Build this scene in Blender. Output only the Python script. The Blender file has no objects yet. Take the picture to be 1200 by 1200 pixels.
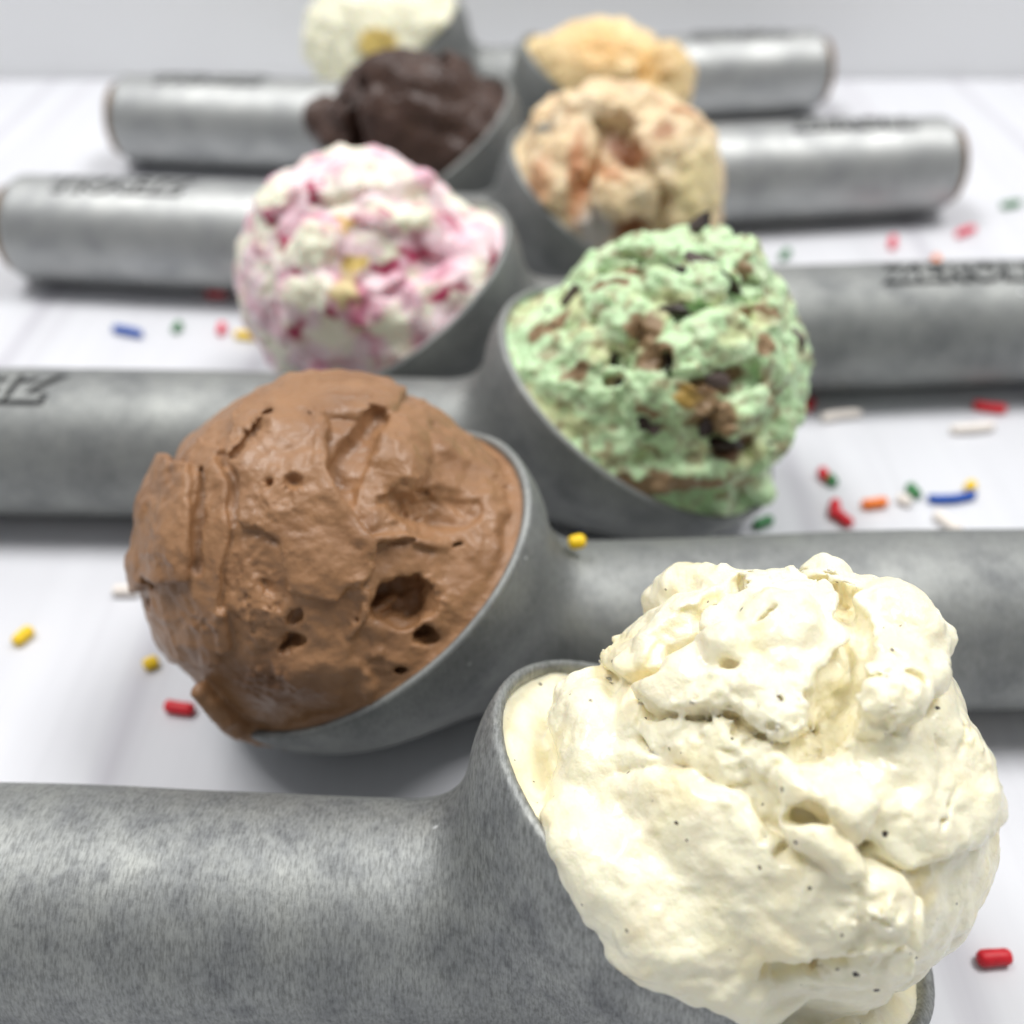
import bpy, math
import numpy as np

# ------------------------------------------------------------------ camera, light, exposure
MM = 0.001
scene = bpy.context.scene
COL = scene.collection
CAM_H, PITCH = 139.2, math.radians(38.76)
cam_d = bpy.data.cameras.new('camera')
cam = bpy.data.objects.new('camera', cam_d)
COL.objects.link(cam)
cam.location = (0, 0, CAM_H * MM)
cam.rotation_euler = (math.pi / 2 - PITCH, 0, 0)
cam_d.sensor_width = 36.0
cam_d.lens = 37.5
cam_d.clip_start = 0.005
cam_d.clip_end = 20.0
cam_d.dof.use_dof = True
cam_d.dof.focus_distance = 0.118
cam_d.dof.aperture_fstop = 14.5
scene.camera = cam

world = bpy.data.worlds.new('World')
scene.world = world
world.use_nodes = True
bg = world.node_tree.nodes['Background']
bg.inputs['Color'].default_value = (0.95, 0.97, 1.0, 1)
bg.inputs['Strength'].default_value = 0.27


def area_light(name, loc, target, sx, sy, power, color):
    d = bpy.data.lights.new(name, 'AREA')
    d.shape = 'RECTANGLE'
    d.size, d.size_y, d.energy, d.color = sx, sy, power, color
    o = bpy.data.objects.new(name, d)
    COL.objects.link(o)
    o.location = loc
    v = np.array(target, float) - np.array(loc, float)
    import mathutils
    o.rotation_euler = mathutils.Vector(v).to_track_quat('-Z', 'Y').to_euler()
    return o


for lx in (-0.44, 0.48):
    area_light('ceiling_lamp', (lx, 0.30, 1.10), (lx * 0.6, 0.2, 0), 0.46, 0.34, 9.0, (1.0, 0.985, 0.97))

scene.view_settings.view_transform = 'Standard'
scene.view_settings.look = 'None'
scene.view_settings.gamma = 1.0
scene.view_settings.exposure = 0.1
scene.view_settings.use_curve_mapping = False
scene.cycles.use_denoising = True
scene.cycles.max_bounces = 10


# ------------------------------------------------------------------ small tools
def lin(c):
    c = np.asarray(c, float) / 255.0
    return np.where(c <= 0.04045, c / 12.92, ((c + 0.055) / 1.055) ** 2.4)


RNG = np.random.RandomState(7)
PERM = RNG.permutation(256)
PERM = np.concatenate([PERM, PERM, PERM]).astype(np.int32)
GR = RNG.normal(size=(256, 3)).astype(np.float32)
GR /= np.linalg.norm(GR, axis=1)[:, None]
GR *= 1.45


def noise(p, seed=0):
    """gradient noise, about -1..1, p (n,3)"""
    p = p.astype(np.float32) + np.float32(seed * 17.31 + 400)
    i = np.floor(p).astype(np.int32)
    f = p - i
    i &= 255
    s = f * f * f * (f * (f * 6 - 15) + 10)
    out = 0
    for dx in (0, 1):
        hx = PERM[(i[:, 0] + dx)]
        wx = s[:, 0] if dx else 1 - s[:, 0]
        for dy in (0, 1):
            hy = PERM[hx + ((i[:, 1] + dy) & 255)]
            wy = wx * (s[:, 1] if dy else 1 - s[:, 1])
            for dz in (0, 1):
                g = GR[PERM[hy + ((i[:, 2] + dz) & 255)]]
                v = g[:, 0] * (f[:, 0] - dx) + g[:, 1] * (f[:, 1] - dy) + g[:, 2] * (f[:, 2] - dz)
                out = out + v * wy * (s[:, 2] if dz else 1 - s[:, 2])
    return out


GR3 = RNG.normal(size=(256, 3, 3)).astype(np.float32)
GR3 *= 1.45 / np.linalg.norm(GR3, axis=2)[:, :, None]
GR9 = np.ascontiguousarray(GR3.transpose(0, 2, 1)).reshape(256, 9)


def noise3(p, seed=0):
    """three noises at once, for domain warping"""
    p = p.astype(np.float32) + np.float32(seed * 17.31 + 400)
    i = np.floor(p).astype(np.int32)
    f = p - i
    i &= 255
    s = f * f * f * (f * (f * 6 - 15) + 10)
    out = np.zeros_like(p)
    for dx in (0, 1):
        hx = PERM[(i[:, 0] + dx)]
        wx = s[:, 0] if dx else 1 - s[:, 0]
        for dy in (0, 1):
            hy = PERM[hx + ((i[:, 1] + dy) & 255)]
            wy = wx * (s[:, 1] if dy else 1 - s[:, 1])
            for dz in (0, 1):
                g = GR9[PERM[hy + ((i[:, 2] + dz) & 255)]]
                w = wy * (s[:, 2] if dz else 1 - s[:, 2])
                v = g[:, 0:3] * (f[:, 0:1] - dx)
                v += g[:, 3:6] * (f[:, 1:2] - dy)
                v += g[:, 6:9] * (f[:, 2:3] - dz)
                v *= w[:, None]
                out += v
    return out


def fbm(p, size, octaves=3, seed=0, gain=0.5):
    a, out = 1.0, 0
    for k in range(octaves):
        out = out + a * noise(p / size, seed + k * 3)
        size *= 0.5
        a *= gain
    return out


def warp(p, size, amp, seed=0):
    return p + np.float32(amp) * noise3(p / np.float32(size), seed)


FAR = 9.0


BOX = [None, None, None]


def box_of(p):
    if BOX[0] is not p:
        q = np.ascontiguousarray(p.T)
        BOX[:] = [p, q.min(1), q.max(1)]
    return BOX[1], BOX[2]


def far_from(p, P, r):
    lo, hi = box_of(p)
    d = np.maximum(np.maximum(lo - P, P - hi), 0)
    return math.sqrt(float(d @ d)) - r > 5.0


def smin(a, b, k):
    if isinstance(b, float) and b >= FAR:
        return a
    h = np.maximum(k - np.abs(a - b), 0) / k
    return np.minimum(a, b) - h * h * k * 0.25


def smax(a, b, k):
    return -smin(-a, -b, k)


def sstep(x, a, b):
    t = np.clip((x - a) / (b - a), 0, 1)
    return t * t * (3 - 2 * t)


def unit(v):
    v = np.asarray(v, float)
    return v / np.linalg.norm(v)


def surface(fn, lo, hi, h, band=1.1, newton=0):
    """surface nets of fn(p)=0 over a box, evaluated only near the surface"""
    C = 4
    lo, hi = np.asarray(lo, float), np.asarray(hi, float)
    nc = np.ceil((hi - lo) / (h * C)).astype(int)
    ax = [lo[k] + (np.arange(nc[k]) + 0.5) * C * h for k in range(3)]
    g = np.stack(np.meshgrid(*ax, indexing='ij'), -1).reshape(-1, 3)
    fc = fn(g.astype(np.float32)).reshape(nc)
    act = np.abs(fc) < band + C * h
    F = np.where(fc < 0, -9.0, 9.0).astype(np.float32)
    F = F.repeat(C, 0).repeat(C, 1).repeat(C, 2)
    A = act.repeat(C, 0).repeat(C, 1).repeat(C, 2)
    idx = np.argwhere(A)
    pts = (lo + (idx + 0.5) * h).astype(np.float32)
    vals = np.empty(len(pts), np.float32)
    key = (idx // 32).astype(np.int64) @ np.array([4096 * 4096, 4096, 1])
    order = np.argsort(key, kind='stable')
    for part in np.split(order, np.flatnonzero(np.diff(key[order])) + 1):      # block by block, so far features can be skipped
        vals[part] = fn(pts[part])
    F[A] = vals
    n = F.shape
    neg = F < 0
    cnt = np.zeros([k - 1 for k in n], np.int8)
    for a in (0, 1):
        for b in (0, 1):
            for c in (0, 1):
                cnt += neg[a:n[0] - 1 + a, b:n[1] - 1 + b, c:n[2] - 1 + c]
    cells = np.argwhere((cnt > 0) & (cnt < 8))
    vid = np.full(cnt.shape, -1, np.int32)
    vid[tuple(cells.T)] = np.arange(len(cells))
    acc = np.zeros((len(cells), 3))
    num = np.zeros(len(cells))
    for axis in range(3):
        o1, o2 = [k for k in range(3) if k != axis]
        for a in (0, 1):
            for b in (0, 1):
                off = np.zeros(3, int)
                off[o1], off[o2] = a, b
                q0 = cells + off
                q1 = q0.copy()
                q1[:, axis] += 1
                f0, f1 = F[tuple(q0.T)], F[tuple(q1.T)]
                m = (f0 < 0) != (f1 < 0)
                t = f0[m] / (f0[m] - f1[m])
                w = q0[m].astype(float)
                w[:, axis] += t
                acc[m] += w
                num[m] += 1
    V = lo + (acc / num[:, None] + 0.5) * h
    faces = []
    for axis in range(3):
        o1, o2 = [(1, 2), (2, 0), (0, 1)][axis]
        sl0 = [slice(None)] * 3
        sl1 = [slice(None)] * 3
        sl0[axis] = slice(0, n[axis] - 1)
        sl1[axis] = slice(1, n[axis])
        a, b = neg[tuple(sl0)], neg[tuple(sl1)]
        e = np.argwhere(a != b)
        e = e[(e[:, o1] > 0) & (e[:, o2] > 0) & (e[:, o1] < n[o1] - 1) & (e[:, o2] < n[o2] - 1)]
        d1 = np.zeros(3, int)
        d2 = np.zeros(3, int)
        d1[o1] = 1
        d2[o2] = 1
        q = np.stack([vid[tuple((e - d1 - d2).T)], vid[tuple((e - d2).T)], vid[tuple(e.T)], vid[tuple((e - d1).T)]], 1)
        flip = ~a[tuple(e.T)]
        q[flip] = q[flip][:, ::-1]
        faces.append(q)
    Q = np.concatenate(faces)
    Q = Q[(Q >= 0).all(1)]
    N = None
    for it in range(newton):
        g, f0 = grad(fn, V)
        V = V - np.clip(f0, -h, h)[:, None] * g
    if newton:
        N = grad(fn, V)[0]
    return V, Q, N


def grad(fn, V, e=0.05):
    P = V.astype(np.float32)
    f0 = fn(P)
    g = np.stack([fn(P + np.eye(3, dtype=np.float32)[k] * e) - fn(P - np.eye(3, dtype=np.float32)[k] * e) for k in range(3)], 1)
    return g / (np.linalg.norm(g, axis=1)[:, None] + 1e-9), f0


def mesh_from(name, V, Q, smooth=True, normals=None, color=None):
    me = bpy.data.meshes.new(name)
    k = Q.shape[1]
    me.vertices.add(len(V))
    me.vertices.foreach_set('co', np.ascontiguousarray(V * MM, np.float32).ravel())
    me.loops.add(Q.size)
    me.loops.foreach_set('vertex_index', np.ascontiguousarray(Q, np.int32).ravel())
    me.polygons.add(len(Q))
    me.polygons.foreach_set('loop_start', np.arange(len(Q), dtype=np.int32) * k)
    me.update(calc_edges=True)
    me.polygons.foreach_set('use_smooth', np.full(len(Q), smooth))
    if color is not None:
        at = me.color_attributes.new('tint', 'FLOAT_COLOR', 'POINT')
        rgba = np.ones((len(V), 4), np.float32)
        rgba[:, :color.shape[1]] = color
        at.data.foreach_set('color', rgba.ravel())
    if normals is not None:
        me.normals_split_custom_set_from_vertices(normals.tolist())
    me.update()
    return me


def link(name, me, mat, parent=None, loc=None):
    o = bpy.data.objects.new(name, me)
    COL.objects.link(o)
    if mat is not None:
        if not me.materials:
            me.materials.append(mat)
    if parent is not None:
        o.parent = parent
    if loc is not None:
        o.location = loc
    return o


def tag(o, label=None, cat=None, group=None, kind=None):
    for k, v in (('label', label), ('category', cat), ('group', group), ('kind', kind)):
        if v:
            o[k] = v


# ------------------------------------------------------------------ materials
class NT:
    def __init__(self, name):
        self.m = bpy.data.materials.new(name)
        self.m.use_nodes = True
        self.t = self.m.node_tree
        self.b = self.t.nodes['Principled BSDF']

    def n(self, typ, **kw):
        nd = self.t.nodes.new(typ)
        for k, v in kw.items():
            if k.startswith('i_'):
                key = k[2:]
                nd.inputs[int(key) if key.isdigit() else key.replace('_', ' ')].default_value = v
            else:
                setattr(nd, k, v)
        return nd

    def l(self, a, b):
        self.t.links.new(a, b)

    def ramp(self, src, stops):
        r = self.n('ShaderNodeValToRGB')
        els = r.color_ramp.elements
        while len(els) < len(stops):
            els.new(0.5)
        for e, (p, c) in zip(els, stops):
            e.position = p
            e.color = (c, c, c, 1) if np.isscalar(c) else (*c, 1)
        self.l(src, r.inputs[0])
        return r.outputs[0]

    def mix(self, fac, a, b, mode='MIX'):
        m = self.n('ShaderNodeMix', data_type='RGBA', blend_type=mode)
        for sock, v in ((m.inputs[0], fac), (m.inputs[6], a), (m.inputs[7], b)):
            if hasattr(v, 'links'):
                self.l(v, sock)
            elif np.isscalar(v):
                sock.default_value = v
            else:
                sock.default_value = (*v, 1)
        return m.outputs[2]

    def coords(self, scale=(1, 1, 1), kind='Object'):
        tc = self.n('ShaderNodeTexCoord')
        mp = self.n('ShaderNodeMapping')
        mp.inputs['Scale'].default_value = scale
        self.l(tc.outputs[kind], mp.inputs[0])
        return mp.outputs[0]

    def noise(self, vec, scale, detail=3, rough=0.5):
        nd = self.n('ShaderNodeTexNoise')
        nd.inputs['Scale'].default_value = scale
        nd.inputs['Detail'].default_value = detail
        nd.inputs['Roughness'].default_value = rough
        self.l(vec, nd.inputs['Vector'])
        return nd.outputs[0]

    def bump(self, height, dist, strength=1.0, prev=None):
        b = self.n('ShaderNodeBump')
        b.inputs['Distance'].default_value = dist
        b.inputs['Strength'].default_value = strength
        self.l(height, b.inputs['Height'])
        if prev is not None:
            self.l(prev, b.inputs['Normal'])
        return b.outputs[0]

    def set(self, **kw):
        for k, v in kw.items():
            self.b.inputs[k.replace('_', ' ')].default_value = v


def metal_mat(name, polish_from, polish_to, tone=1.0, wear=1.0):
    t = NT(name)
    c1 = t.coords((2100, 420, 420))          # short scratches round the handle
    s1 = t.noise(c1, 1.0, 3, 0.6)
    c2 = t.coords((3300, 900, 900))
    s2 = t.noise(c2, 1.0, 2, 0.6)
    cb = t.coords((1, 1, 1))
    big = t.noise(cb, 75, 4, 0.6)
    fine = t.noise(cb, 900, 3, 0.65)
    base = t.ramp(big, [(0.25, (0.31, 0.32, 0.325)), (0.50, (0.41, 0.42, 0.415)), (0.75, (0.48, 0.49, 0.48))])
    scr = t.ramp(s1, [(0.33, 0.45), (0.45, 0.93), (0.60, 1.0), (0.72, 1.2)])
    base = t.mix(0.32 * wear, base, scr, 'MULTIPLY')
    fsc = t.ramp(s2, [(0.34, 0.55), (0.5, 1.0), (0.68, 1.25)])
    base = t.mix(0.55 * wear, base, fsc, 'MULTIPLY')
    mid = t.noise(cb, 150, 6, 0.75)
    base = t.mix(0.55 * wear, base, t.ramp(mid, [(0.34, (0.62, 0.62, 0.66)), (0.46, (0.95, 0.95, 0.96)), (0.66, (1.08, 1.07, 1.04))]), 'MULTIPLY')
    ln = t.noise(t.coords((9000, 140, 140)), 1.0, 2, 0.5)          # long hairline scratches
    base = t.mix(0.35 * wear, base, t.ramp(ln, [(0.30, 0.55), (0.38, 1.0), (0.66, 1.0), (0.72, 1.5)]), 'MULTIPLY')
    vo = t.n('ShaderNodeTexVoronoi', feature='F1')
    vo.inputs['Scale'].default_value = 1.0
    t.l(t.coords((120, 210, 210)), vo.inputs['Vector'])
    nick = t.ramp(vo.outputs['Distance'], [(0.05, 1.0), (0.085, 0.0)])
    vc = t.n('ShaderNodeSeparateColor')
    t.l(vo.outputs['Color'], vc.inputs[0])
    nick = t.mix(1.0, nick, t.ramp(vc.outputs[0], [(0.72, 0.0), (0.74, 1.0)]), 'MULTIPLY')
    base = t.mix(nick, base, (0.85, 0.86, 0.87))
    fr = t.ramp(fine, [(0.33, 0.6), (0.5, 1.0)])
    base = t.mix(0.35 * wear, base, fr, 'MULTIPLY')
    t.l(base, t.b.inputs['Base Color'])
    # the grip is rubbed shiny by hands, neck and bowl stay oxidised and dull, with dim reflections painted in
    sp = t.n('ShaderNodeSeparateXYZ')
    t.l(cb, sp.inputs[0])
    ad = t.n('ShaderNodeMath', operation='MULTIPLY_ADD')
    t.l(big, ad.inputs[0])
    ad.inputs[1].default_value = 0.03
    t.l(sp.outputs[0], ad.inputs[2])
    mr = t.n('ShaderNodeMapRange', interpolation_type='SMOOTHSTEP')
    t.l(ad.outputs[0], mr.inputs[0])
    mr.inputs[1].default_value, mr.inputs[2].default_value = polish_from + 0.015, polish_to + 0.015
    base = t.mix(mr.outputs[0], t.mix(1.0, base, (0.82 * tone, 0.83 * tone, 0.82 * tone), 'MULTIPLY'), base)  # oxide tone, plus the rear bowls' dark reflections put into the colour
    t.l(base, t.b.inputs['Base Color'])
    ro = t.mix(mr.outputs[0], t.ramp(big, [(0.3, 0.72), (0.7, 0.60)]), t.ramp(big, [(0.3, 0.60), (0.7, 0.49)]))
    t.l(ro, t.b.inputs['Roughness'])
    t.set(Metallic=0.80)
    nrm = t.bump(s1, 0.00007, 0.7 * wear)
    nrm = t.bump(fine, 0.00006, 0.7 * wear, nrm)
    t.l(nrm, t.b.inputs['Normal'])
    return t.m


def icecream_mat(name, rough=0.42, sss=0.5, radius=(1.0, 0.75, 0.45), scale=0.0022, grain=0.00012, speck=None,
                 grain_scale=1400, wet=0.0):
    t = NT(name)
    at = t.n('ShaderNodeVertexColor', layer_name='tint')
    vec = t.coords()
    col = at.outputs['Color']
    var = t.ramp(t.noise(vec, 260, 3), [(0.3, 0.90), (0.7, 1.06)])
    col = t.mix(0.7, col, var, 'MULTIPLY')
    if speck:
        vo = t.n('ShaderNodeTexVoronoi', feature='F1')
        vo.inputs['Scale'].default_value = speck[1]
        dn = t.n('ShaderNodeTexNoise')
        dn.inputs['Scale'].default_value = 2600
        t.l(vec, dn.inputs['Vector'])
        jit = t.n('ShaderNodeVectorMath', operation='MULTIPLY_ADD')
        t.l(dn.outputs['Color'], jit.inputs[0])
        jit.inputs[1].default_value = (0.0004, 0.0004, 0.0004)
        t.l(vec, jit.inputs[2])
        t.l(jit.outputs[0], vo.inputs['Vector'])
        sel = t.n('ShaderNodeSeparateColor')
        t.l(vo.outputs['Color'], sel.inputs[0])
        sz = t.n('ShaderNodeMath', operation='MULTIPLY_ADD')
        t.l(sel.outputs[1], sz.inputs[0])
        sz.inputs[1].default_value, sz.inputs[2].default_value = 1.6, 0.6
        dd = t.n('ShaderNodeMath', operation='MULTIPLY')
        t.l(vo.outputs['Distance'], dd.inputs[0])
        t.l(sz.outputs[0], dd.inputs[1])
        m = t.ramp(dd.outputs[0], [(speck[2] * 0.6, 1.0), (speck[2], 0.0)])
        keep = t.ramp(sel.outputs[0], [(speck[3], 0.0), (speck[3] + 0.01, 1.0)])
        f = t.mix(1.0, m, keep, 'MULTIPLY')
        col = t.mix(f, col, speck[0])
    t.l(col, t.b.inputs['Base Color'])
    r1 = t.noise(vec, 160, 2)
    t.l(t.ramp(r1, [(0.35, rough - 0.12), (0.65, rough + 0.12)]), t.b.inputs['Roughness'])
    g = t.noise(vec, grain_scale, 4, 0.65)
    nrm = t.bump(g, grain, 0.8)
    g2 = t.noise(vec, 420, 2, 0.5)
    nrm = t.bump(g2, grain * 2.2, 0.6, nrm)
    t.l(nrm, t.b.inputs['Normal'])
    t.set(Subsurface_Weight=sss, Subsurface_Radius=radius, Subsurface_Scale=scale)
    t.b.inputs['Specular IOR Level'].default_value = 0.45
    if wet:
        mm = t.n('ShaderNodeMath', operation='MULTIPLY')
        t.l(at.outputs['Alpha'], mm.inputs[0])
        mm.inputs[1].default_value = wet
        t.l(mm.outputs[0], t.b.inputs['Coat Weight'])
        t.set(Coat_Roughness=0.16)
    return t.m


def plain_mat(name, c, rough=0.4, **kw):
    t = NT(name)
    vec = t.coords()
    var = t.ramp(t.noise(vec, 900, 2), [(0.3, 0.85), (0.7, 1.1)])
    col = t.mix(0.8, tuple(lin(c)), var, 'MULTIPLY')
    t.l(col, t.b.inputs['Base Color'])
    t.l(t.bump(t.noise(vec, 2500, 2), 0.00005, 0.6), t.b.inputs['Normal'])
    t.set(Roughness=rough, **kw)
    return t.m


METALS = [metal_mat('cast_aluminium_dull', 0.060, 0.080), metal_mat('cast_aluminium_worn', 0.10, 0.17, 0.92, 0.5), metal_mat('cast_aluminium_polished', 0.0, 0.03, 0.85, 0.3)]
METAL = METALS[0]
GRIME = plain_mat('dark_grime', (26, 29, 32), 0.7)
PLUG = plain_mat('brown_plug', (116, 88, 54), 0.45, Metallic=0.5)


# ------------------------------------------------------------------ setting: white printed tabletop, pale wall behind
def tabletop_mat():
    t = NT('white_table_print')
    vec = t.coords()
    grain = t.noise(t.coords((55, 2.2, 1)), 1.0, 5, 0.62)
    fine = t.noise(t.coords((260, 9, 1)), 1.0, 3, 0.6)
    blot = t.noise(vec, 9, 3)
    col = t.ramp(grain, [(0.30, (0.58, 0.57, 0.615)), (0.44, (0.655, 0.665, 0.70)), (0.62, (0.685, 0.695, 0.73))])
    col = t.mix(0.5, col, t.ramp(fine, [(0.30, 0.93), (0.48, 1.0)]), 'MULTIPLY')
    col = t.mix(0.6, col, t.ramp(blot, [(0.3, 0.95), (0.7, 1.02)]), 'MULTIPLY')
    # faint printed plank seams
    sep = t.n('ShaderNodeSeparateXYZ')
    t.l(vec, sep.inputs[0])
    wob = t.n('ShaderNodeMath', operation='MULTIPLY_ADD')
    t.l(t.noise(vec, 14, 2), wob.inputs[0])
    wob.inputs[1].default_value = 0.004
    t.l(sep.outputs[0], wob.inputs[2])
    mod = t.n('ShaderNodeMath', operation='PINGPONG')
    t.l(wob.outputs[0], mod.inputs[0])
    mod.inputs[1].default_value = 0.0315
    seam = t.ramp(mod.outputs[0], [(0.0, (0.78, 0.76, 0.79)), (0.0011, (0.86, 0.85, 0.88)), (0.0024, (1, 1, 1))])
    col = t.mix(0.8, col, seam, 'MULTIPLY')
    t.l(col, t.b.inputs['Base Color'])
    t.set(Roughness=0.33)
    t.b.inputs['Specular IOR Level'].default_value = 0.4
    t.l(t.bump(fine, 0.00006, 0.35), t.b.inputs['Normal'])
    return t.m


def slab(name, lo, hi, mat, bevel=2.0):
    import bmesh
    bm = bmesh.new()
    bmesh.ops.create_cube(bm, size=1.0)
    lo, hi = np.array(lo, float), np.array(hi, float)
    for v in bm.verts:
        v.co = [(lo[k] + (v.co[k] + 0.5) * (hi[k] - lo[k])) * MM for k in range(3)]
    bmesh.ops.bevel(bm, geom=bm.edges[:], offset=bevel * MM, segments=3, affect='EDGES', profile=0.5)
    me = bpy.data.meshes.new(name)
    bm.to_mesh(me)
    bm.free()
    return link(name, me, mat)


table = slab('tabletop', (-700, -250, -25), (700, 466, 0), tabletop_mat())
tag(table, kind='structure')
wt = NT('painted_wall')
wv = wt.coords()
wc = wt.ramp(wt.noise(wv, 6, 3), [(0.3, (0.86, 0.87, 0.88)), (0.7, (0.89, 0.90, 0.91))])
wt.l(wc, wt.b.inputs['Base Color'])
wt.set(Roughness=0.6)
wt.l(wt.bump(wt.noise(wv, 500, 3), 0.0003, 0.4), wt.b.inputs['Normal'])
wall = slab('wall', (-900, 467, -400), (900, 500, 500), wt.m)
tag(wall, kind='structure')

# ------------------------------------------------------------------ the ice cream dipper: bowl + handle, cast in one
RIM_TILT = math.radians(32)
BC = np.array([-27.5, 0, 28.5])                      # centre of the bowl, peak of the rim at x = 0
BN = np.array([-math.sin(RIM_TILT), 0, math.cos(RIM_TILT)])
RO, RI = 27.0, 25.6
ELONG = 1.20                                        # the bowl is a little longer than wide
BE = np.array([math.cos(RIM_TILT), 0, math.sin(RIM_TILT)])
H_R, H_END = 14.9, 137.5


def bowl_r(rel, e1):
    e1 = np.asarray(e1, np.float32)
    return np.linalg.norm(rel - (rel @ e1)[:, None] * e1 * np.float32(1 - 1 / ELONG), axis=1)


def dipper_sdf(p):
    x, y, z = p[:, 0], p[:, 1], p[:, 2]
    rel = p - BC.astype(np.float32)
    rad = bowl_r(rel, BE)
    out = rad - RO
    rr = np.sqrt(y * y + (z - H_R) ** 2)
    # handle: barely tapered bar with a chamfered end
    r_at = H_R - 0.5 * sstep(x, 90, 143) - 1.3 * (1 - sstep(x, 10, 65))
    cyl = rr - r_at
    cham = (cyl + (x - H_END)) * 0.7071 + 1.5
    cyl = smax(smax(cyl, x - H_END, 1.0), cham, 1.2)
    cyl = smax(cyl, -(x + 12), 1.0)
    f = smin(out, cyl, 9.0)
    plane = rel @ BN.astype(np.float32)
    f = smax(f, plane, 0.9)
    f = smax(f, -(rad - RI), 1.1)
    f = smax(f, 0.15 - z, 0.5)
    # slight casting unevenness
    f = f + 0.10 * noise(p / 11.0, 3)
    return f


V, Q, N = surface(dipper_sdf, (-61, -31, -2), (142, 31, 52), 0.62, band=2.0, newton=3)
SPLIT = 20.0
fx = V[Q].mean(1)[:, 0]


def submesh(name, mask):
    q = Q[mask]
    used, inv = np.unique(q, return_inverse=True)
    return mesh_from(name, V[used], inv.reshape(q.shape), True, N[used])


ME_BOWL = submesh('bowl', fx < SPLIT)
ME_HANDLE = submesh('handle', fx >= SPLIT)


def lathe_x(name, prof, seg=40, zc=H_R):
    prof = np.array(prof, float)
    a = np.arange(seg) * 2 * math.pi / seg
    V = np.concatenate([np.stack([np.full(seg, x), r * np.cos(a), zc + r * np.sin(a)], 1) for x, r in prof])
    F = []
    for i in range(len(prof) - 1):
        for j in range(seg):
            k = (j + 1) % seg
            F.append((i * seg + j, i * seg + k, (i + 1) * seg + k, (i + 1) * seg + j))
    return mesh_from(name, V, np.array(F))


ME_PLUG = lathe_x('end_plug', [(136.0, 12.0), (138.6, 12.0), (139.2, 11.8), (139.6, 11.2), (139.7, 10.0), (139.3, 7.0), (139.3, 0.01)], 56)


def lettering(name, extra, top, base):
    cu = bpy.data.curves.new(name, 'FONT')
    cu.body = 'ZEROLL'
    cu.size = 9.6
    cu.shear = 0.22
    cu.space_character = 1.12
    cu.extrude = 0.5
    cu.offset = 0.22 + extra
    cu.resolution_u = 4
    cu.align_x, cu.align_y = 'LEFT', 'CENTER'
    o = bpy.data.objects.new(name, cu)
    COL.objects.link(o)
    dg = bpy.context.evaluated_depsgraph_get()
    me = bpy.data.meshes.new_from_object(o.evaluated_get(dg))
    bpy.data.objects.remove(o)
    import bmesh
    bm = bmesh.new()
    bm.from_mesh(me)
    bmesh.ops.triangulate(bm, faces=bm.faces[:])
    for _ in range(2):
        bmesh.ops.subdivide_edges(bm, edges=[e for e in bm.edges if e.calc_length() > 1.2], cuts=1)
        bmesh.ops.triangulate(bm, faces=bm.faces[:])
    for v in bm.verts:
        x, y, z = v.co
        r = H_R - 0.5 * float(sstep(86 + x, 90, 143)) + (top if z > 0 else base)
        a = y / H_R
        v.co = ((86 + x) * MM, r * math.sin(a) * MM, (H_R + r * math.cos(a)) * MM)
    bm.to_mesh(me)
    bm.free()
    for p in me.polygons:
        p.use_smooth = False
    me.name = name
    return me


ME_TEXT = lettering('lettering', 0.0, 0.75, -0.4)
ME_TEXTG = lettering('lettering_outline', 0.75, 0.14, -0.5)

# y of each dipper on the table, x shift, handle side (+1 right, -1 left), yaw of the far end away from us
DIPPERS = [
    (74, -2.2, -1, 1.0), (125.5, 2.5, 1, 0.8), (175.5, -2.0, -1, 1.2), (219, -1.0, 1, 4.0),
    (268, 0.0, -1, 5.5), (312, -1.0, 1, 7.0), (356, 3.5, -1, 6.0), (404, -18.5, 1, 9.0)]
D_LABEL = [
    'dull scratched aluminium dipper holding the vanilla ice cream with black specks',
    'aluminium dipper with the milk chocolate ice cream in its bowl',
    'aluminium dipper with raised lettering holding the mint green chip ice cream',
    'aluminium dipper holding the pink and white swirled ice cream',
    'aluminium dipper holding the tan ice cream with folded brown creases',
    'aluminium dipper with brown end plug holding the dark chocolate ice cream',
    'aluminium dipper holding the peach orange ice cream with two lobes',
    'aluminium dipper beside the wall holding the pale yellow ice cream']


ROLL = {0: 13.0, 1: 9.0, 2: -9.0, 3: 8.0, 4: -7.0, 5: 6.0}      # how far each dipper has rolled on its handle


def frame(i):
    y, x, side, yaw = DIPPERS[i]
    rz = math.radians(yaw) if side > 0 else math.pi - math.radians(yaw)
    c, s = math.cos(rz), math.sin(rz)
    M = np.array([[c, -s, 0], [s, c, 0], [0, 0, 1]])
    rx = math.radians(ROLL.get(i, 0.0))
    c, s = math.cos(rx), math.sin(rx)
    Z = M
    M = Z @ np.array([[1, 0, 0], [0, c, -s], [0, s, c]])
    org = np.array([x, y, 0.0]) + np.array([0, 0, H_R]) - M @ np.array([0, 0, H_R])
    return M, org, (rx, 0, rz)


for i in range(8):
    M, org, rz = frame(i)
    root = bpy.data.objects.new('ice_cream_dipper', None)
    COL.objects.link(root)
    root.location = org * MM
    root.rotation_euler = rz
    root.empty_display_size = 0.01
    tag(root, D_LABEL[i], 'dipper', 'ice cream dippers laid in alternating directions')
    fin = METALS[(0, 1, 1, 1, 2, 2, 2, 2)[i]]
    link('bowl', ME_BOWL, None, root)
    hd = link('handle', ME_HANDLE, None, root)
    link('end_plug', ME_PLUG, PLUG, root)
    tx = link('lettering', ME_TEXT, None, hd)
    for o in (root.children[0], hd, tx):
        if not o.data.materials:
            o.data.materials.append(None)
        o.material_slots[0].link = 'OBJECT'
        o.material_slots[0].material = fin
    link('lettering_outline', ME_TEXTG, GRIME, hd)


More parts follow.
